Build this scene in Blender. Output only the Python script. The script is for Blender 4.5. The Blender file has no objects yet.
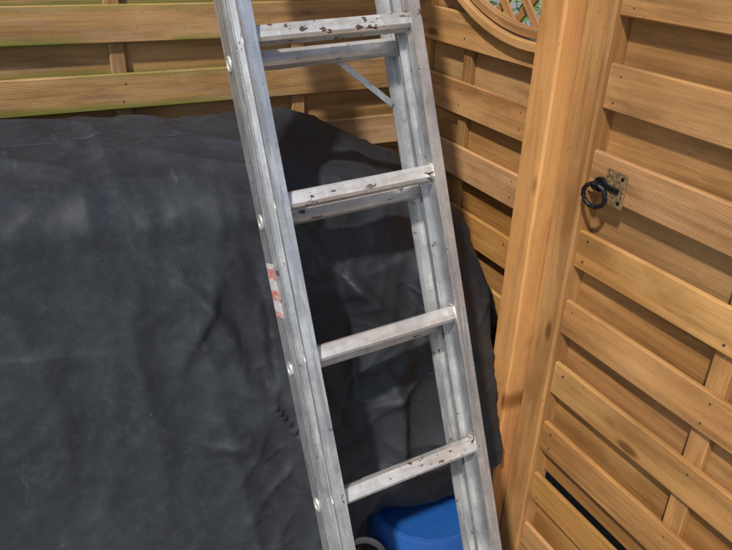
import bpy, math, random
from mathutils import Vector, Matrix, noise
random.seed(7)
S=bpy.context.scene
XR=1.05; YB=1.72; H=1.55; GZ=-.13
R=math.radians

# ---------------------------------------------------------------- camera
yaw=R(28); p=math.atan(360/700); ro=R(2.15)
f=Vector((math.sin(yaw)*math.cos(p),math.cos(yaw)*math.cos(p),-math.sin(p)))
r0=Vector((math.cos(yaw),-math.sin(yaw),0)); u0=r0.cross(f)
cx=r0*math.cos(ro)+u0*math.sin(ro); cy=u0*math.cos(ro)-r0*math.sin(ro); cz=-f
M=Matrix.Identity(4)
for i in range(3):
    M[i][0]=cx[i];M[i][1]=cy[i];M[i][2]=cz[i]
M[2][3]=H
cam=bpy.data.cameras.new("camera"); camo=bpy.data.objects.new("camera",cam)
S.collection.objects.link(camo); camo.matrix_world=M
cam.sensor_width=36; cam.lens=36*700/732; cam.clip_start=0.02; cam.clip_end=1000
S.camera=camo

# ---------------------------------------------------------------- helpers
def empty(name,mat=None):
    o=bpy.data.objects.new(name,None); S.collection.objects.link(o)
    o.empty_display_size=0.1
    if mat is not None: o.matrix_world=mat
    return o
class MB:
    def __init__(s): s.v=[];s.f=[];s.a=[];s.r=[]
    def add(s,vs,fs,at=None,rnd=0.0):
        n=len(s.v); s.v+= [tuple(v) for v in vs]
        s.f+=[tuple(i+n for i in q) for q in fs]
        s.a+= at if at else [tuple(v) for v in vs]
        s.r+=[rnd]*len(vs)
    def obj(s,name,mat,parent=None,smooth=False,angle=None):
        me=bpy.data.meshes.new(name); me.from_pydata(s.v,[],s.f); me.update()
        A=me.attributes.new("brd",'FLOAT_VECTOR','POINT')
        A.data.foreach_set("vector",[c for t in s.a for c in t])
        B=me.attributes.new("rnd",'FLOAT','POINT'); B.data.foreach_set("value",s.r)
        me.materials.append(mat)
        if smooth:
            me.polygons.foreach_set("use_smooth",[True]*len(me.polygons))
            if angle: me.set_sharp_from_angle(angle=R(angle))
        o=bpy.data.objects.new(name,me); S.collection.objects.link(o)
        if parent: o.parent=parent
        return o
    def board(s,pts,wd,w,td,t,ch=0.0025,warp=0.0,rr=None):
        wd=Vector(wd);td=Vector(td); off=random.uniform(0,50); off2=random.uniform(0,50); rnd=random.random()
        if rr: rnd=rr[0]+(rr[1]-rr[0])*rnd
        n=len(pts); ph=random.uniform(0,6); vs=[];at=[];L=0
        for i,pnt in enumerate(pts):
            pnt=Vector(pnt)
            if i: L+=(pnt-Vector(pts[i-1])).length
            wi=w[i] if isinstance(w,(list,tuple)) else w
            a=wi/2;b=t/2;c=min(ch,a*.45,b*.45)
            q=pnt+td*(warp*math.sin(L*2.2+ph))+wd*(warp*.6*math.sin(L*1.5+ph*2))
            for (x,y) in [(-a+c,-b),(a-c,-b),(a,-b+c),(a,b-c),(a-c,b),(-a+c,b),(-a,b-c),(-a,-b+c)]:
                vs.append(q+wd*x+td*y); at.append((L+off,x,y+off2))
        fs=[]
        for i in range(n-1):
            for k in range(8):
                k2=(k+1)%8
                fs.append((i*8+k,i*8+k2,(i+1)*8+k2,(i+1)*8+k))
        fs.append(tuple(range(7,-1,-1))); fs.append(tuple((n-1)*8+k for k in range(8)))
        s.add(vs,fs,at,rnd)
    def line(s,p0,p1,wd,w,td,t,ch=0.0025,warp=0.0,seg=8,rr=None):
        p0=Vector(p0);p1=Vector(p1)
        s.board([p0.lerp(p1,i/seg) for i in range(seg+1)],wd,w,td,t,ch,warp,rr)
    def extrude(s,prof,fr,a0,a1,cap=True,ax=2):
        n=len(prof); vs=[fr(x,y,a0) for x,y in prof]+[fr(x,y,a1) for x,y in prof]
        fs=[(k,(k+1)%n,n+(k+1)%n,n+k) for k in range(n)]
        if cap: fs+=[tuple(range(n-1,-1,-1)),tuple(range(n,2*n))]
        s.add(vs,fs)
    def cyl(s,c,ax,r,h,seg=16,r2=None):
        ax=Vector(ax).normalized(); c=Vector(c); t=ax.orthogonal().normalized(); b=ax.cross(t)
        r2=r if r2 is None else r2
        vs=[c+(t*math.cos(2*math.pi*k/seg)+b*math.sin(2*math.pi*k/seg))*r for k in range(seg)]
        vs+=[c+ax*h+(t*math.cos(2*math.pi*k/seg)+b*math.sin(2*math.pi*k/seg))*r2 for k in range(seg)]
        fs=[(k,(k+1)%seg,seg+(k+1)%seg,seg+k) for k in range(seg)]+[tuple(range(seg-1,-1,-1)),tuple(range(seg,2*seg))]
        s.add(vs,fs)
    def torus(s,c,ax,Rr,r,n=32,m=10,sx=1.0,up=None,twist=0.0):
        ax=Vector(ax).normalized(); c=Vector(c)
        t=(Vector(up) if up else ax.orthogonal()).normalized(); b=ax.cross(t)
        vs=[];fs=[]
        for i in range(n):
            a=2*math.pi*i/n; d=t*math.cos(a)+b*math.sin(a)*sx
            for j in range(m):
                q=2*math.pi*j/m
                rr=r*(1+ (0.18*math.cos(2*(q+twist*a)) if twist else 0))
                vs.append(c+d*(Rr+rr*math.cos(q))+ax*(rr*math.sin(q)))
        for i in range(n):
            for j in range(m):
                fs.append((i*m+j,((i+1)%n)*m+j,((i+1)%n)*m+(j+1)%m,i*m+(j+1)%m))
        s.add(vs,fs)
    def lathe(s,c,prof,n=48):
        c=Vector(c);vs=[];fs=[];m=len(prof)
        for i in range(n):
            a=2*math.pi*i/n
            for (r,z) in prof: vs.append(c+Vector((r*math.cos(a),r*math.sin(a),z)))
        for i in range(n):
            for j in range(m-1):
                fs.append((i*m+j,((i+1)%n)*m+j,((i+1)%n)*m+j+1,i*m+j+1))
        s.add(vs,fs)

# ---------------------------------------------------------------- materials
class NT:
    def __init__(s,name):
        s.m=bpy.data.materials.new(name); s.m.use_nodes=True; s.t=s.m.node_tree; s.n=s.t.nodes
        s.b=s.n["Principled BSDF"]
    def N(s,ty,**k):
        n=s.n.new(ty)
        for a,b in k.items(): setattr(n,a,b)
        return n
    def L(s,a,b): s.t.links.new(a,b)
    def val(s,x,sock):
        if isinstance(x,(int,float)): sock.default_value=x
        elif isinstance(x,(tuple,list)):
            sock.default_value=(*x,1) if len(x)==3 and sock.type=='RGBA' else x
        else: s.L(x,sock)
    def math(s,op,a,b=0.0,c=None,clamp=False):
        n=s.N("ShaderNodeMath",operation=op,use_clamp=clamp); s.val(a,n.inputs[0]); s.val(b,n.inputs[1])
        if c is not None: s.val(c,n.inputs[2])
        return n.outputs[0]
    def noise(s,vec,scale,detail=4,rough=.5,dist=0.0):
        n=s.N("ShaderNodeTexNoise"); s.L(vec,n.inputs['Vector']); n.inputs['Scale'].default_value=scale
        n.inputs['Detail'].default_value=detail;n.inputs['Roughness'].default_value=rough;n.inputs['Distortion'].default_value=dist
        return n.outputs['Fac']
    def map(s,vec,sc,loc=(0,0,0)):
        n=s.N("ShaderNodeMapping"); s.L(vec,n.inputs[0]); n.inputs['Scale'].default_value=sc; n.inputs['Location'].default_value=loc
        return n.outputs[0]
    def rng(s,x,a,b,c=0.0,d=1.0,smooth=True):
        n=s.N("ShaderNodeMapRange"); n.interpolation_type='SMOOTHSTEP' if smooth else 'LINEAR'
        s.val(x,n.inputs[0]); 
        for i,q in enumerate((a,b,c,d)): n.inputs[i+1].default_value=q
        return n.outputs[0]
    def mix(s,fac,a,b,mode='MIX'):
        n=s.N("ShaderNodeMix",data_type='RGBA',blend_type=mode); s.val(fac,n.inputs[0]); s.val(a,n.inputs[6]); s.val(b,n.inputs[7])
        return n.outputs[2]
    def bump(s,h,strength,dist,prev=None):
        n=s.N("ShaderNodeBump"); s.L(h,n.inputs['Height']); n.inputs['Strength'].default_value=strength;n.inputs['Distance'].default_value=dist
        if prev: s.L(prev,n.inputs['Normal'])
        return n.outputs[0]
    def attr(s,name):
        n=s.N("ShaderNodeAttribute"); n.attribute_name=name; return n
    def set(s,**k):
        for a,b in k.items(): s.val(b,s.b.inputs[a.replace('_',' ')])

def wood(name,dark,mid,light,groove=0.0042,gstr=.3,algae=0.0,rough=.6,groove_amt=1.0,knots=.62):
    m=NT(name); v=m.attr("brd").outputs['Vector']; rn=m.attr("rnd").outputs['Fac']
    g1=m.noise(m.map(v,(1.6,26,26)),1.0,5,.6,.8)
    g2=m.noise(m.map(v,(5,150,150)),1.0,3,.6,.2)
    br=m.noise(m.map(v,(2.2,5,5)),1.0,4,.6)
    c=m.mix(m.rng(g1,.32,.66),dark,mid)
    c=m.mix(m.math('MULTIPLY',m.rng(br,.4,.72),.75),c,light)
    c=m.mix(m.math('MULTIPLY',m.rng(g2,.5,.75),.55),c,dark)
    hs=m.N("ShaderNodeHueSaturation"); m.L(c,hs.inputs['Color'])
    m.val(m.rng(rn,0,1,.68,1.10,False),hs.inputs['Value']); 
    m.val(m.rng(m.math('FRACT',m.math('MULTIPLY',rn,37.3)),0,1,.499,.505,False),hs.inputs['Hue'])
    m.val(m.rng(m.math('FRACT',m.math('MULTIPLY',rn,23.7)),0,1,.88,1.0,False),hs.inputs['Saturation'])
    c=hs.outputs[0]
    vo=m.N("ShaderNodeTexVoronoi"); m.L(m.map(v,(3.2,9,1)),vo.inputs['Vector']); vo.inputs['Scale'].default_value=1.0
    kn=m.rng(vo.outputs['Distance'],.05,.13,1,0)
    sep=m.N("ShaderNodeSeparateColor"); m.L(vo.outputs['Color'],sep.inputs[0])
    kn=m.math('MULTIPLY',kn,m.math('GREATER_THAN',sep.outputs[0],knots))
    c=m.mix(m.math('MULTIPLY',kn,.75),c,(dark[0]*.3,dark[1]*.25,dark[2]*.25))
    sp=m.N("ShaderNodeSeparateXYZ"); m.L(v,sp.inputs[0])
    if algae>0:
        e=m.rng(sp.outputs[1],.016,.042,0,1); e2=m.rng(sp.outputs[1],-.014,-.042,0,1)
        e=m.math('MAXIMUM',m.math('MULTIPLY',e,.6),e2)
        gp=m.N("ShaderNodeNewGeometry"); xx=m.N("ShaderNodeSeparateXYZ"); m.L(gp.outputs['Position'],xx.inputs[0])
        lft=m.rng(xx.outputs[0],.9,.2,.2,1)
        al=m.math('MULTIPLY',m.math('MULTIPLY',e,m.rng(m.noise(m.map(v,(4,20,8)),1.0,4,.6),.32,.55)),m.math('MULTIPLY',lft,algae))
        c=m.mix(al,c,(.15,.17,.025))
        c=m.mix(m.math('MULTIPLY',m.rng(m.noise(m.map(v,(3,40,8),(9,2,1)),1.0,5,.7),.5,.7),.5),c,(.38,.28,.17))
    c=m.mix(m.math('MULTIPLY',m.rng(m.noise(m.map(v,(2.5,12,4),(3,7,5)),1.0,5,.7),.5,.72),.5),c,(dark[0]*.5,dark[1]*.55,dark[2]*.7))
    spk=m.rng(m.noise(v,160,2,.5),.66,.75)
    c=m.mix(m.math('MULTIPLY',spk,.45),c,(.05,.03,.015))
    b=None
    if groove_amt>0:
        gr=m.math('SINE',m.math('MULTIPLY',sp.outputs[1],2*math.pi/groove))
        gm=m.math('MULTIPLY',m.math('GREATER_THAN',m.math('FRACT',m.math('MULTIPLY',rn,41.1)),1-groove_amt),gr)
        c=m.mix(m.math('MULTIPLY',m.rng(gm,-.3,-1,0,1),.12),c,dark)
        b=m.bump(gm,gstr,.0006)
    b=m.bump(g2,.5,.0012,b); b=m.bump(g1,.3,.002,b)
    m.set(Base_Color=c,Roughness=m.rng(br,.3,.7,rough-.08,rough+.12),Normal=b)
    m.b.inputs['Specular IOR Level'].default_value=.35
    return m.m
W_gate=wood("stained_wood",(.25,.11,.026),(.47,.215,.055),(.59,.31,.10),groove_amt=.55)
W_back=wood("weathered_stained_wood",(.23,.115,.038),(.43,.225,.075),(.54,.32,.14),algae=1.0,groove_amt=.5)
W_post=wood("post_wood",(.40,.145,.020),(.60,.24,.030),(.68,.32,.055),gstr=.0,groove_amt=0.0,rough=.5,knots=.5)
FR=(.55,1.0); BK_SHADE=(0.05,.45)  # tone ranges: front boards, and back boards darkened to paint in recess shade

def simple(name,col,rough=.5,metal=0.0,ns=40,var=.25,bstr=.2,bd=.001):
    m=NT(name); tc=m.N("ShaderNodeTexCoord").outputs['Object']
    n=m.noise(tc,ns,5,.6)
    c=m.mix(m.rng(n,.3,.7),tuple(x*(1-var) for x in col),tuple(min(1,x*(1+var)) for x in col))
    m.set(Base_Color=c,Roughness=m.rng(n,.3,.7,rough-.08,rough+.1),Metallic=metal,Normal=m.bump(n,bstr,bd))
    return m.m
M_iron=simple("black_iron",(.018,.018,.020),.42,.6,120,.4,.5)
M_rust=simple("tarnished_brass",(.28,.18,.09),.5,.5,150,.5,.5)
M_nail=simple("nail_steel",(.12,.10,.09),.5,.7)
M_rub=simple("black_rubber",(.02,.02,.02),.7)

def alu(name,chips):
    m=NT(name); tc=m.N("ShaderNodeTexCoord").outputs['Object']
    st=m.noise(m.map(tc,(60,60,3)),1.0,5,.65)
    bl=m.noise(tc,14,5,.65); fine=m.noise(tc,260,3,.6)
    if chips:
        c=m.mix(m.rng(bl,.35,.7),(.54,.53,.51),(.76,.74,.71))
        c=m.mix(m.math('MULTIPLY',m.rng(fine,.6,.75),.4),c,(.30,.27,.23))
        c=m.mix(m.math('MULTIPLY',m.rng(m.noise(m.map(tc,(9,60,60)),1.0,4,.6),.42,.68),.6),c,(.46,.38,.30))
        pn=m.noise(m.map(tc,(42,75,75)),1.0,3,.6); cl=m.noise(m.map(tc,(7,7,7),(1,4,2)),1.0,2,.5)
        ch=m.math('MULTIPLY',m.rng(pn,.605,.625),m.rng(cl,.44,.52))
        c=m.mix(ch,c,(.075,.045,.035)); metal=m.math('SUBTRACT',.55,m.math('MULTIPLY',ch,.55))
        r=m.rng(st,.3,.75,.36,.56)
    else:
        c=m.mix(m.rng(bl,.35,.7),(.48,.485,.495),(.72,.72,.715))
        c=m.mix(m.math('MULTIPLY',m.rng(st,.46,.64),.65),c,(.26,.27,.285))
        c=m.mix(m.math('MULTIPLY',m.rng(fine,.56,.72),.5),c,(.24,.22,.19))
        c=m.mix(m.math('MULTIPLY',m.rng(m.noise(m.map(tc,(90,90,9),(3,3,3)),1.0,4,.6),.56,.68),.55),c,(.82,.81,.79))
        gr=m.rng(m.noise(m.map(tc,(30,30,22),(5,1,2)),1.0,5,.7),.56,.70)
        c=m.mix(m.math('MULTIPLY',gr,.4),c,(.22,.18,.14))
        spots=m.rng(m.noise(m.map(tc,(1,1,.7)),62,3,.6),.675,.695)
        c=m.mix(spots,c,(.09,.07,.06)); metal=m.math('SUBTRACT',.72,m.math('MULTIPLY',spots,.7))
        r=m.rng(st,.3,.75,.30,.50)
    m.set(Base_Color=c,Metallic=metal,Roughness=r,Normal=m.bump(fine,.2,.0006,m.bump(st,.15,.001)))
    return m.m
A_rail=alu("weathered_aluminium",False); A_rung=alu("chipped_aluminium",True)

# ---------------------------------------------------------------- ground
m=NT("paving"); tc=m.N("ShaderNodeTexCoord").outputs['Object']
bk=m.N("ShaderNodeTexBrick"); m.L(tc,bk.inputs['Vector']); bk.inputs['Scale'].default_value=1.0
bk.offset=.5; bk.inputs['Brick Width'].default_value=.6; bk.inputs['Row Height'].default_value=.6; bk.inputs['Mortar Size'].default_value=.006
bk.inputs['Color1'].default_value=(.25,.23,.20,1); bk.inputs['Color2'].default_value=(.30,.28,.25,1); bk.inputs['Mortar'].default_value=(.08,.075,.06,1)
c=m.mix(m.math('MULTIPLY',m.rng(m.noise(tc,4,6,.7),.4,.7),.5),bk.outputs['Color'],(.14,.13,.11))
m.set(Base_Color=c,Roughness=.85,Normal=m.bump(m.noise(tc,60,4,.6),.4,.003))
g=MB(); g.add([(-150,-150,GZ),(150,-150,GZ),(150,150,GZ),(-150,150,GZ)],[(0,1,2,3)]); g.obj("ground",m.m)
g=MB(); g.add([(XR+.12,-4,GZ+.004),(3.2,-4,GZ+.004),(3.2,7,GZ+.004),(XR+.12,7,GZ+.004)],[(0,1,2,3)])  # added dark sheet, invented so the gap between gate boards looks dark
g.obj("gap_dark_sheet",simple("gap_dark",(.035,.024,.015),.9,0,30,.4,.9,.01))

# ---------------------------------------------------------------- back fence (faces -Y)
X=(1,0,0);Yv=(0,1,0);Z=(0,0,1)
def nails(mb,pts,ax,r=.0022):
    for q in pts:
        if random.random()<.85: mb.cyl(Vector(q)-Vector(ax)*.0008,ax,r*random.uniform(.7,1.15),.002,8)
bf=empty("back_fence_panel")
mb=MB(); nl=MB(); x0=-1.75; x1=XR+.01
tops=[1.353+.153*i for i in range(3,-10,-1)]
battens=[-1.3,-.75,-.2,.255,.70]
for zt in tops:
    if zt-.08<GZ+.03: continue
    dz=random.uniform(-.003,.003)
    mb.line((x0,YB+.006,zt-.039+dz),(x1,YB+.006,zt-.039+dz+random.uniform(-.004,.004)),Z,.082,Yv,.012,.003,.0024,24,FR)
    zb=zt-.115
    if zb>GZ+.05: mb.line((x0,YB+.036,zb),(x1,YB+.036,zb+random.uniform(-.002,.002)),Z,.10,Yv,.012,.003,.0012,24,(.3,.65))  # lower tone range puts recess shade into the back board colour
    for b in battens:
        nails(nl,[(b+random.uniform(-.008,.008),YB-.0005,zt-.02+dz),(b+random.uniform(-.008,.008),YB-.0005,zt-.06+dz)],Yv,.0020)
for b in battens: mb.line((b,YB+.0215,GZ+.03),(b,YB+.0215,1.82),X,.036,Yv,.016,rr=(.3,.7))
mb.line((x0,YB+.02,1.84),(x1,YB+.02,1.84),Z,.04,Yv,.05)
mb.obj("boards",W_back,bf); nl.obj("nails",M_nail,bf)
post=MB(); post.line((XR+.07,YB+.045,GZ),(XR+.07,YB+.045,1.95),X,.09,Yv,.09,.004); post.obj("corner_fence_post",W_post)
post=MB(); post.line((x0-.05,YB+.03,GZ),(x0-.05,YB+.03,1.95),X,.09,Yv,.09,.004); post.obj("fence_post",W_post)

# ---------------------------------------------------------------- trellis panel (faces -X)
def arch(y): return 1.30+.95*(y-1.24)**2
tp=empty("trellis_fence_panel"); mb=MB(); nl=MB(); ya=1.165; yb=YB-.002
tops=[1.345+.165*i for i in range(1,-9,-1)]
for i,zt in enumerate(tops):
    if zt-.18<GZ: continue
    for (xc,t_,hh,front) in ((XR+.006,zt,.085,True),(XR+.036,zt-.075,.115,False)):
        pts=[];ws=[]
        N=20
        for j in range(N+1):
            y=ya+(yb-ya)*j/N; top=min(t_,arch(y)+.005); bot=t_-hh
            if top-bot<.006: continue
            pts.append((xc,y,(top+bot)/2)); ws.append(top-bot)
        if len(pts)>2: mb.board(pts,Z,ws,X,.012,.003,.0008,FR if front else BK_SHADE)  # recessed boards take the darker range, shade painted as tone
    for y in (1.25,1.50):
        if zt<arch(y): nails(nl,[(XR-.0005,y,zt-.02),(XR-.0005,y,zt-.06)],X,.0022)
mb.line((XR+.0215,1.50,GZ+.03),(XR+.0215,1.50,arch(1.5)),Yv,.035,X,.016)
mb.line((XR+.0215,ya+.02,GZ+.03),(XR+.0215,ya+.02,1.78),Yv,.04,X,.017)
mb.line((XR+.0215,yb-.02,GZ+.03),(XR+.0215,yb-.02,1.78),Yv,.036,X,.017)
mb.line((XR+.018,ya,1.80),(XR+.018,yb,1.80),Z,.04,X,.045)
for (o,w,xc,t) in ((0.0,.022,XR-.006,.03),(.026,.022,XR+.0,.022)):
    mb.board([(xc,ya+(yb-ya)*j/24,arch(ya+(yb-ya)*j/24)+.008+o) for j in range(25)],Z,w,X,t,.003,0,FR)
for s_,xc in ((1,XR+.012),(-1,XR+.021)):
    c0=-3.5
    while c0<4:
        pts=[]
        for j in range(200):
            y=ya+(yb-ya)*j/199; zz=s_*(y-ya)+c0
            if zz>arch(y)+.03 and zz<1.785: pts.append((xc,y,zz))
        if len(pts)>3:
            d=Vector((0,-s_,1)).normalized()
            mb.board([pts[0],pts[-1]],d,.020,X,.007,.001,0,FR)
        c0+=.085
mb.obj("boards",W_gate,tp); nl.obj("nails",M_nail,tp)

# ---------------------------------------------------------------- gate post
gp=MB(); gp.line((1.037,1.1245,GZ),(1.037,1.1245,2.0),Yv,.075,X,.10,.005,.0008,20,(.75,.8))
gpo=empty("gate_post"); gp.obj("timber",W_post,gpo)
cap=MB(); cap.line((1.037,1.1245,2.0),(1.037,1.1245,2.018),Yv,.095,X,.12,.006,0,1); cap.obj("cap",W_post,gpo)
gp=MB(); gp.line((1.075,.10,GZ),(1.075,.10,2.0),Yv,.10,X,.10,.006); gp.obj("gate_hinge_post",W_post)

# ---------------------------------------------------------------- gate
gt=empty("garden_gate"); mb=MB(); nl=MB(); g0=.165; g1=1.082
for i in range(-3,9):
    zt=1.3125-.1705*i
    if zt-.085<GZ+.05: continue
    tl=random.uniform(-.004,.004)
    mb.line((XR+.001,g0+.07,zt-.0425),(XR+.001,g1-.079,zt-.0425+tl),Z,.087,X,.013,.003,.0014,16,FR)
    if zt-.20>GZ+.03:
        hb=.132 if i!=5 else .104
        mb.line((XR+.034,g0+.07,zt-.071-hb/2),(XR+.034,g1-.079,zt-.071-hb/2-tl),Z,hb,X,.012,.003,.001,16,(.15,.5))  # darker tone range: shade of the recess painted on gate back boards
    nails(nl,[(XR-.006,y+random.uniform(-.005,.005),zt-dz+random.uniform(-.004,.004)) for y in (.62,.975,.26) for dz in (.02,.065)],X,.0022)
mb.line((XR+.0178,.625,GZ+.06),(XR+.0178,.625,1.8),Yv,.042,X,.0195,rr=(.7,.9))
for y in (g0+.035,g1-.039): mb.line((XR+.012,y,GZ+.05),(XR+.012,y,1.84),Yv,.076,X,.062,.005,.0006,16,(.45,.6))
mb.line((XR+.012,g0,1.86),(XR+.012,g1,1.86),Z,.05,X,.06)
mb.obj("boards",W_gate,gt); nl.obj("nails",M_nail,gt)
# latch
lt=empty("ring_gate_latch"); LY=-.022
mb=MB(); mb.line((XR-.0085,.952+LY,1.052),(XR-.0085,.952+LY,1.122),Yv,.052,X,.006,.0015,0,1); 
mb.obj("backplate",M_rust,lt)
mb=MB(); mb.cyl((XR-.032,.982+LY,1.088),X,.007,.032,20); mb.cyl((XR-.022,.982+LY,1.088),X,.015,.007,24); mb.cyl((XR-.036,.982+LY,1.088),X,.009,.008,20,.008)
mb.torus((XR-.030,.982+LY,1.066),(1,.25,.15),.025,.0046,40,10,1.0,None,6)
mb.cyl((XR-.0125,.935+LY,1.112),X,.004,.004,10);mb.cyl((XR-.0125,.935+LY,1.062),X,.004,.004,10)
mb.line((XR-.014,.938+LY,1.085),(XR-.014,.982+LY,1.088),Z,.010,X,.004,.001,0,1)
mb.obj("ring_handle",M_iron,lt,True,40)

# ---------------------------------------------------------------- ladder
R1=Vector((.546,1.195,H-.184)); R4=Vector((.587,.897,H-.984))
a=(R1-R4).normalized(); xl=Vector((1,0,0)); n=a.cross(xl).normalized()
if n.y<0: n=-n
xl=n.cross(a).normalized()
if xl.x<0: xl=-xl
foot=R4-a*((R4.z-GZ)/a.z); s4=(R4-foot).length
LM=Matrix.Identity(4)
for i in range(3):
    LM[i][0]=xl[i];LM[i][1]=n[i];LM[i][2]=a[i];LM[i][3]=foot[i]
lad=empty("extension_ladder",LM)
sp_=.285; Ltot=2.9; IW=.149; t=.0028
def front_prof(sgn,y0,y1,xi):
    fw=.024; wx=xi+.010
    P=[(xi,y0),(xi+fw,y0),(xi+fw,y0+.006),(xi+fw-t,y0+.006),(xi+fw-t,y0+t),(wx+t,y0+t+.002),
       (wx+t,y0+.016),(wx+t+.002,y0+.018),(wx+t,y0+.020),(wx+t,y1-.016),(wx+t+.002,y1-.014),(wx+t,y1-.012),
       (wx+t,y1-t-.002),(xi+fw-t,y1-t),(xi+fw-t,y1-.006),(xi+fw,y1-.006),(xi+fw,y1),(xi,y1),(xi,y1-t),(wx,y1-t-.001),(wx,y0+t+.001),(xi,y0+t)]
    P=[(sgn*x,y) for x,y in P]
    return P if sgn>0 else P[::-1]
def rear_prof(sgn,y0,y1,xi):
    fw=.026
    P=[(xi,y0),(xi+fw,y0),(xi+fw,y0+.006),(xi+fw+.0015,y0+.009),(xi+fw+.0015,y1-.009),(xi+fw,y1-.006),(xi+fw,y1),(xi,y1),(xi,y1-t),
       (xi+fw-t,y1-t),(xi+fw-t,y0+t),(xi,y0+t)]
    P=[(sgn*x,y) for x,y in P]
    return P if sgn>0 else P[::-1]
for nm,ya_,yb_,xi,zo,z0,pf in (("front_section",-.030,.030,IW,0.0,.03,front_prof),("rear_section",.036,.094,IW,-.032,.0,rear_prof)):
    mb=MB()
    for sg in (-1,1):
        mb.extrude(pf(sg,ya_,yb_,xi),lambda x,y,aa:Vector((x,y,aa)),z0,Ltot)
    mb.obj(nm+"_rails",A_rail,lad)
    rg=MB(); yc=(ya_+yb_)/2
    wx=xi+.010+t if pf is front_prof else xi+.026
    ang=R(-18)
    w2,h2=.0155,.0155
    base=[(-w2,-h2*.7),(-w2,h2*.45),(-w2*.8,h2*.85)]
    for k in range(7):
        xx=-w2*.6+w2*1.3*k/6
        base.append((xx,h2*(1.0 if k%2 else .93)))
    base+=[(w2*.95,h2*.7),(w2,-h2*.5),(w2*.6,-h2),(-w2*.6,-h2)]
    ca,sa=math.cos(ang),math.sin(ang)
    prof=[(x*ca-y*sa,x*sa+y*ca) for x,y in base][::-1]
    for k in range(-3,9):
        zc=s4+(k)*sp_+zo
        if zc<.06 or zc>Ltot-.05: continue
        rg.extrude(prof,lambda y,zz,xx:Vector((xx,yc+y,zc+zz)),-wx+.002,wx-.002)
        for sg in (-1,1):
            c=Vector((sg*(wx+.001+(.0015 if pf is rear_prof else 0)),yc,zc))
            rg.torus(c,(1,0,0),.0125,.0026,24,8,.75,(0,0,1))
            rg.cyl(c-Vector((.0005 if sg>0 else -.0005,0,0)),(sg,0,0),.0085,.0012,20)
            if pf is front_prof: rg.torus(Vector((sg*(xi+.009),yc,zc)),(1,0,0),.0185,.0018,24,6,1,(0,0,1))
    rg.obj(nm+"_rungs",A_rung,lad,True,30)
br=MB()
zt=s4+3*sp_-.04
def strap(mb,p0,p1,w,t):
    p0=Vector(p0);p1=Vector(p1); d=(p1-p0).normalized(); yy=Vector((0,1,0)); wd=d.cross(yy).normalized()
    mb.line(p0,p1,wd,w,yy,t,.0006,0,1)
strap(br,(.045,.085,zt-.005),(.146,.085,zt-.10),.013,.003)
strap(br,(-.146,.085,zt-.06),(-.112,.085,zt-.015),.013,.003)
br.obj("stay_bracket",A_rail,lad)
ft=MB()
for sg in (-1,1):
    ft.line((sg*(IW+.012),.066,.0),(sg*(IW+.012),.066,.05),X,.036,Yv,.075,.004,0,1)
ft.obj("rubber_feet",M_rub,lad)
m=NT("label_print"); tc=m.N("ShaderNodeTexCoord").outputs['Object']
sp=m.N("ShaderNodeSeparateXYZ"); m.L(tc,sp.inputs[0])
n1=m.noise(m.map(tc,(1,500,160)),1.0,2,.5)
c=m.mix(m.rng(n1,.52,.57),(.72,.68,.65),(.30,.25,.25))
band=m.math('GREATER_THAN',m.math('SINE',m.math('MULTIPLY',sp.outputs[2],150)),.1)
c=m.mix(m.math('MULTIPLY',band,.75),c,(.58,.09,.06))
c=m.mix(m.math('MULTIPLY',m.rng(m.noise(tc,90,4,.6),.5,.62),.7),c,(.6,.57,.54))
m.set(Base_Color=c,Roughness=.45)
lb=MB(); zz=s4+1.43*sp_
lb.line((-IW-.0281,.065,zz-.052),(-IW-.0281,.065,zz+.052),Yv,.040,X,.0008,.0002,0,1)
lb.obj("safety_label",m.m,lad)

# ---------------------------------------------------------------- black cover
def topz(x,y):
    t=min(1,max(0,(x-.60)/.36)); t=t*t*(3-2*t)
    z=1.105-.125*t
    z+=.036*min(1,max(0,(.50-x)/.35))
    z-= .05*max(0,(1.5-y))/.3
    z+= .014*noise.noise(Vector((x*3,y*3,1)))
    return z
cxa,cxb=-1.15,1.0; cyb=1.69
def hem(x): 
    t=min(1,max(0,(x-.30)/.2)); return .02+(.27-.02)*t+.005*math.sin(x*17)*t+.05*min(1,max(0,(x-.86)/.12))
NP=720; NS=220; NC=80
def contour(u,z):
    fy=1.215-.20*(1.08-z)
    xa=cxa-.05*(1.08-z); xb=cxb-.055*max(0,(z-.80)/.25)**1.6
    rr=.06
    w=xb-xa; h=cyb-fy; per=2*(w+h)-8*rr+2*math.pi*rr
    d=u*per
    segs=[w-2*rr,math.pi*rr/2,h-2*rr,math.pi*rr/2,w-2*rr,math.pi*rr/2,h-2*rr,math.pi*rr/2]
    if d<segs[0]: return Vector((xa+rr+d,fy)),Vector((0,-1)),d
    q=d; d-=segs[0]
    if d<segs[1]:
        an=-math.pi/2+d/rr; nn=Vector((math.cos(an),math.sin(an))); return Vector((xb-rr,fy+rr))+nn*rr,nn,q
    d-=segs[1]
    if d<segs[2]: return Vector((xb,fy+rr+d)),Vector((1,0)),q
    d-=segs[2]
    if d<segs[3]:
        an=d/rr; nn=Vector((math.cos(an),math.sin(an))); return Vector((xb-rr,cyb-rr))+nn*rr,nn,q
    d-=segs[3]
    if d<segs[4]: return Vector((xb-rr-d,cyb)),Vector((0,1)),q
    d-=segs[4]
    if d<segs[5]:
        an=math.pi/2+d/rr; nn=Vector((math.cos(an),math.sin(an))); return Vector((xa+rr,cyb-rr))+nn*rr,nn,q
    d-=segs[5]
    if d<segs[6]: return Vector((xa,cyb-rr-d)),Vector((-1,0)),q
    d-=segs[6]
    an=math.pi+min(d,segs[7])/rr; nn=Vector((math.cos(an),math.sin(an))); return Vector((xa+rr,fy+rr))+nn*rr,nn,q
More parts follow.
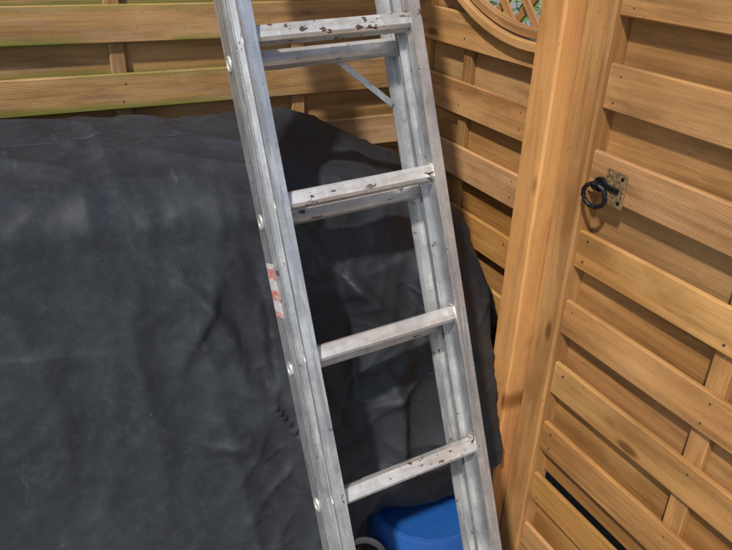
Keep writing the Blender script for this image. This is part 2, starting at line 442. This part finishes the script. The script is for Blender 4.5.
def crease(x,z,x0,z0,x1,z1,w,amp):
    dx,dz=x1-x0,z1-z0; L2=dx*dx+dz*dz
    t=((x-x0)*dx+(z-z0)*dz)/L2; tt=min(1,max(0,t))
    bend=.025*math.sin(tt*5+x0*20)
    px,pz=x0+dx*tt+bend,z0+dz*tt; d=math.hypot(x-px,z-pz)
    if d>4*w: return 0.0
    side=((x-px)*dz-(z-pz)*dx)
    ww=w if side>0 else w*.45
    fade=math.sin(math.pi*min(1,max(0,.06+.88*tt)))**1.3
    # crisp ridge with soft flanks
    e=d/ww
    return amp*fade*(.6*math.exp(-e*e)+.4*math.exp(-1.6*e))
CR=[(.40,1.06,.57,.46,.040,.046),(.34,1.02,.46,.58,.034,-.022),(.48,1.06,.72,.66,.040,.042),
    (.56,.98,.58,.50,.032,-.026),(.28,.78,.54,.34,.034,.036),(.24,.84,.48,.44,.036,-.018),
    (.70,1.0,.92,.60,.040,.038),(.68,.86,.93,.50,.032,-.024),(.60,.54,.90,.72,.026,.024),
    (.80,.92,.78,.36,.032,.030),(.56,.44,.84,.32,.024,.022),(.88,.88,.90,.40,.024,.02),
    (.46,.62,.50,.26,.032,.026),(.64,.66,.72,.34,.028,.026),(.22,1.04,.34,.66,.03,.020),
    (.60,.86,.86,.94,.022,.018),(.16,.66,.40,.50,.026,.014),(.30,1.02,.24,.72,.026,.014),
    (.06,1.02,.30,.90,.03,.010),(.18,.98,.12,.4,.06,.014),(-.05,.95,-.02,.5,.06,.010),(-.12,.86,.12,.80,.03,.007)]
def ridge(vec,k):
    v=abs(noise.noise(Vector(vec)))*k
    return (1-v)**2 if v<1 else 0.0
def disp(x,y,z,q):
    hi=max(0,min(1,(1.08-z)/.8))
    rt=min(1,max(0,(x-.15)/.3))
    wq=q+.05*noise.noise(Vector((q*3,z*2.0,5)))
    d=(.002+.020*hi*(.15+.85*rt))*ridge((wq*6.0,z*.9,2),2)
    d+=.022*noise.noise(Vector((q*2.0,z*1.6,7)))*(.4+.6*hi)
    d+=.011*ridge((q*6+z*5,z*3.5-q*3,11),2.8)*(.14+.86*rt)
    wv=.06*noise.noise(Vector((q*4,z*4,41)))
    d+=.006*ridge(((q+wv)*8-z*7,z*4+q*2,31),3.8)*(.18+.82*rt)
    d+=.0030*ridge(((q+wv)*11+z*4,(z-wv)*11,51),4.5)*(.25+.75*rt)
    for c in CR: d+=crease(x,z,*c)
    return d
rows=[]
SR=.09; cline_y=1.46
for l in range(NC+NS+1):
    row=[]
    for i in range(NP):
        u=i/NP
        if l<=NC:
            r=(l/NC)**.8
            C,nn,q=contour(u,1.06)
            mx=min(max(C.x,cxa+.25),cxb-.22)
            P=Vector((mx,cline_y)).lerp(C,r)
            e=min(1,(C-P).length/SR)
            z=topz(P.x,P.y)-SR*(1-math.sqrt(max(0,1-(1-e)**2)))*.9
            P=P+nn*disp(C.x,C.y,1.04,q)*r**4
            z+=.009*ridge((P.x*4+P.y*3,P.y*5,21),2.6)+.006*noise.noise(Vector((P.x*5,P.y*5,4)))+.004*ridge((P.x*7-P.y*4,P.y*9,61),3.5)
            z+=crease(P.x,P.y,.42,1.20,.62,1.66,.045,.026)-crease(P.x,P.y,.54,1.2,.70,1.6,.04,.016)+crease(P.x,P.y,.20,1.22,.10,1.6,.04,.012)
        else:
            t_=(l-NC)/NS
            C1,nn,q=contour(u,1.0)
            zt_=topz(C1.x,C1.y)-SR*.9
            z=zt_+(hem(C1.x)-zt_)*t_
            C,nn,_=contour(u,z+(1.06-zt_)*(1-t_))
            dd=disp(C.x,C.y,z,q)
            bl=min(1,t_*8)
            dd=dd*bl+disp(C.x,C.y,1.04,q)*(1-bl)
            P=C+nn*(dd-.02*max(0,(t_-.93)/.07)**2)
        px=min(P.x,1.035); py=min(P.y,1.712)
        if py<1.19 and px>.975: px=.975+.3*(min(px,1.0)-.975)
        row.append((px,py,z))
    rows.append(row)
vs=[];fs=[]
for row in rows: vs+=row
for l in range(NC+NS):
    for i in range(NP):
        j=(i+1)%NP
        fs.append((l*NP+i,(l+1)*NP+i,(l+1)*NP+j,l*NP+j))
m=NT("dusty_black_tarpaulin"); tc=m.N("ShaderNodeTexCoord").outputs['Object']
big=m.noise(tc,3.2,5,.6); mid=m.noise(tc,34,6,.8); fine=m.noise(tc,480,2,.5); sc=m.noise(m.map(tc,(40,9,9)),1.0,4,.7)
geo=m.N("ShaderNodeNewGeometry"); gs=m.N("ShaderNodeSeparateXYZ"); m.L(geo.outputs['Position'],gs.inputs[0])
c=m.mix(m.rng(big,.35,.7),(.014,.0165,.021),(.027,.031,.039))
dl=m.rng(gs.outputs[0],.75,.25,.12,1)
patch=m.rng(m.noise(m.map(tc,(1,1,1),(7,3,5)),5,5,.65),.46,.62)
c=m.mix(m.math('MULTIPLY',m.math('MULTIPLY',m.rng(mid,.42,.80),.45),dl),c,(.066,.070,.078))
for scl,thr,rad,am in ((21,.86,.06,.6),(75,.80,.13,.6)):
    vo=m.N("ShaderNodeTexVoronoi"); m.L(tc,vo.inputs['Vector']); vo.inputs['Scale'].default_value=scl
    se=m.N("ShaderNodeSeparateColor"); m.L(vo.outputs['Color'],se.inputs[0])
    rv=m.math('MULTIPLY',se.outputs[1],rad)
    dot=m.math('MULTIPLY',m.math('LESS_THAN',vo.outputs['Distance'],rv),m.math('GREATER_THAN',se.outputs[0],thr))
    pm=patch if scl>50 else m.math('ADD',m.math('MULTIPLY',patch,.6),.3)
    c=m.mix(m.math('MULTIPLY',m.math('MULTIPLY',dot,am),pm),c,(.17,.17,.16))
c=m.mix(m.math('MULTIPLY',m.rng(sc,.64,.74),.15),c,(.16,.16,.16))
nb=m.bump(fine,.35,.0006); nb=m.bump(m.noise(m.map(tc,(14,14,5)),1.0,3,.5,.3),.25,.006,nb)
nb=m.bump(m.noise(m.map(tc,(1,1,1)),30,4,.6,.3),.12,.003,nb)
m.set(Base_Color=c,Roughness=m.rng(big,.3,.7,.52,.64),Normal=nb)
m.b.inputs['Specular IOR Level'].default_value=.45
cv=empty("black_furniture_cover"); mb=MB(); mb.add(vs,fs); co=mb.obj("fabric",m.m,cv,True)
so=co.modifiers.new("thick",'SOLIDIFY'); so.thickness=.0025; so.offset=-1

# ---------------------------------------------------------------- blue barrel + pot
m=NT("blue_plastic"); tc=m.N("ShaderNodeTexCoord").outputs['Object']
n_=m.noise(tc,60,6,.75)
c=m.mix(m.math('MULTIPLY',m.rng(n_,.5,.75),.3),(.008,.075,.29),(.10,.15,.22))
m.set(Base_Color=c,Roughness=.5,Normal=m.bump(n_,.15,.001))
tb=empty("blue_plastic_barrel"); mb=MB()
mb.lathe((.785,1.10,0),[(.0,GZ),(.135,GZ),(.142,GZ+.01),(.148,.0),(.150,.17),(.153,.175),(.153,.190),(.150,.195),(.149,.218),(.145,.226),(.136,.228),(.132,.222),(.130,.212),(.0,.212)],64)
mb.obj("body",m.m,tb,True,35)
pt=empty("plant_pot"); mb=MB()
mb.lathe((.575,1.035,0),[(0,GZ),(.028,GZ),(.044,.17),(.050,.172),(.050,.195),(.046,.197),(.042,.19),(.040,.17),(.0,.165)],40)
mb.obj("body",simple("cream_plastic",(.45,.42,.36),.5),pt,True,35)
mb=MB(); mb.lathe((.575,1.035,0),[(0,.182),(.0405,.182),(.0405,.176)],32); mb.obj("soil",simple("soil",(.03,.022,.015),.9,0,150,.5,.9,.004),pt)

# ---------------------------------------------------------------- hedge beyond
M_leaf=NT("leaves"); rn=M_leaf.attr("rnd").outputs['Fac']
M_leaf.set(Base_Color=M_leaf.mix(rn,(.03,.07,.015),(.12,.20,.045)),Roughness=.5)
mb=MB()
for i in range(13000):
    c=Vector((random.uniform(1.45,2.5),random.uniform(-.6,5.0),random.uniform(0,1)**.8))
    c.z*=1.40+.35*noise.noise(Vector((c.x*1.5,c.y*1.5,0)))*1.6; c.z+=GZ
    a1=Vector((random.gauss(0,1),random.gauss(0,1),random.gauss(0,1))).normalized(); b1=a1.orthogonal().normalized()
    s=random.uniform(.02,.04)
    mb.add([c-a1*s,c+b1*s*.5,c+a1*s,c-b1*s*.5],[(0,1,2,3)],None,random.random())
mb.obj("hedge",M_leaf.m)

# ---------------------------------------------------------------- light
w=bpy.data.worlds.new("World"); S.world=w; w.use_nodes=True
sky=w.node_tree.nodes.new("ShaderNodeTexSky"); sky.sky_type='NISHITA'; sky.sun_disc=False
D=Vector((-.74,-.60,1.08)).normalized()
el=math.asin(D.z); az=math.atan2(D.x,D.y)
sky.sun_elevation=el; sky.sun_rotation=az
bg=w.node_tree.nodes["Background"]; w.node_tree.links.new(sky.outputs[0],bg.inputs[0]); bg.inputs[1].default_value=.135
sl=bpy.data.lights.new("sun",'SUN'); sl.energy=3.9; sl.angle=R(2.5); sl.color=(1,.95,.87)
so=bpy.data.objects.new("sun",sl); S.collection.objects.link(so); so.rotation_euler=(-D).to_track_quat('-Z','Y').to_euler()
S.view_settings.view_transform='Standard'; S.view_settings.look='None'; S.view_settings.exposure=0
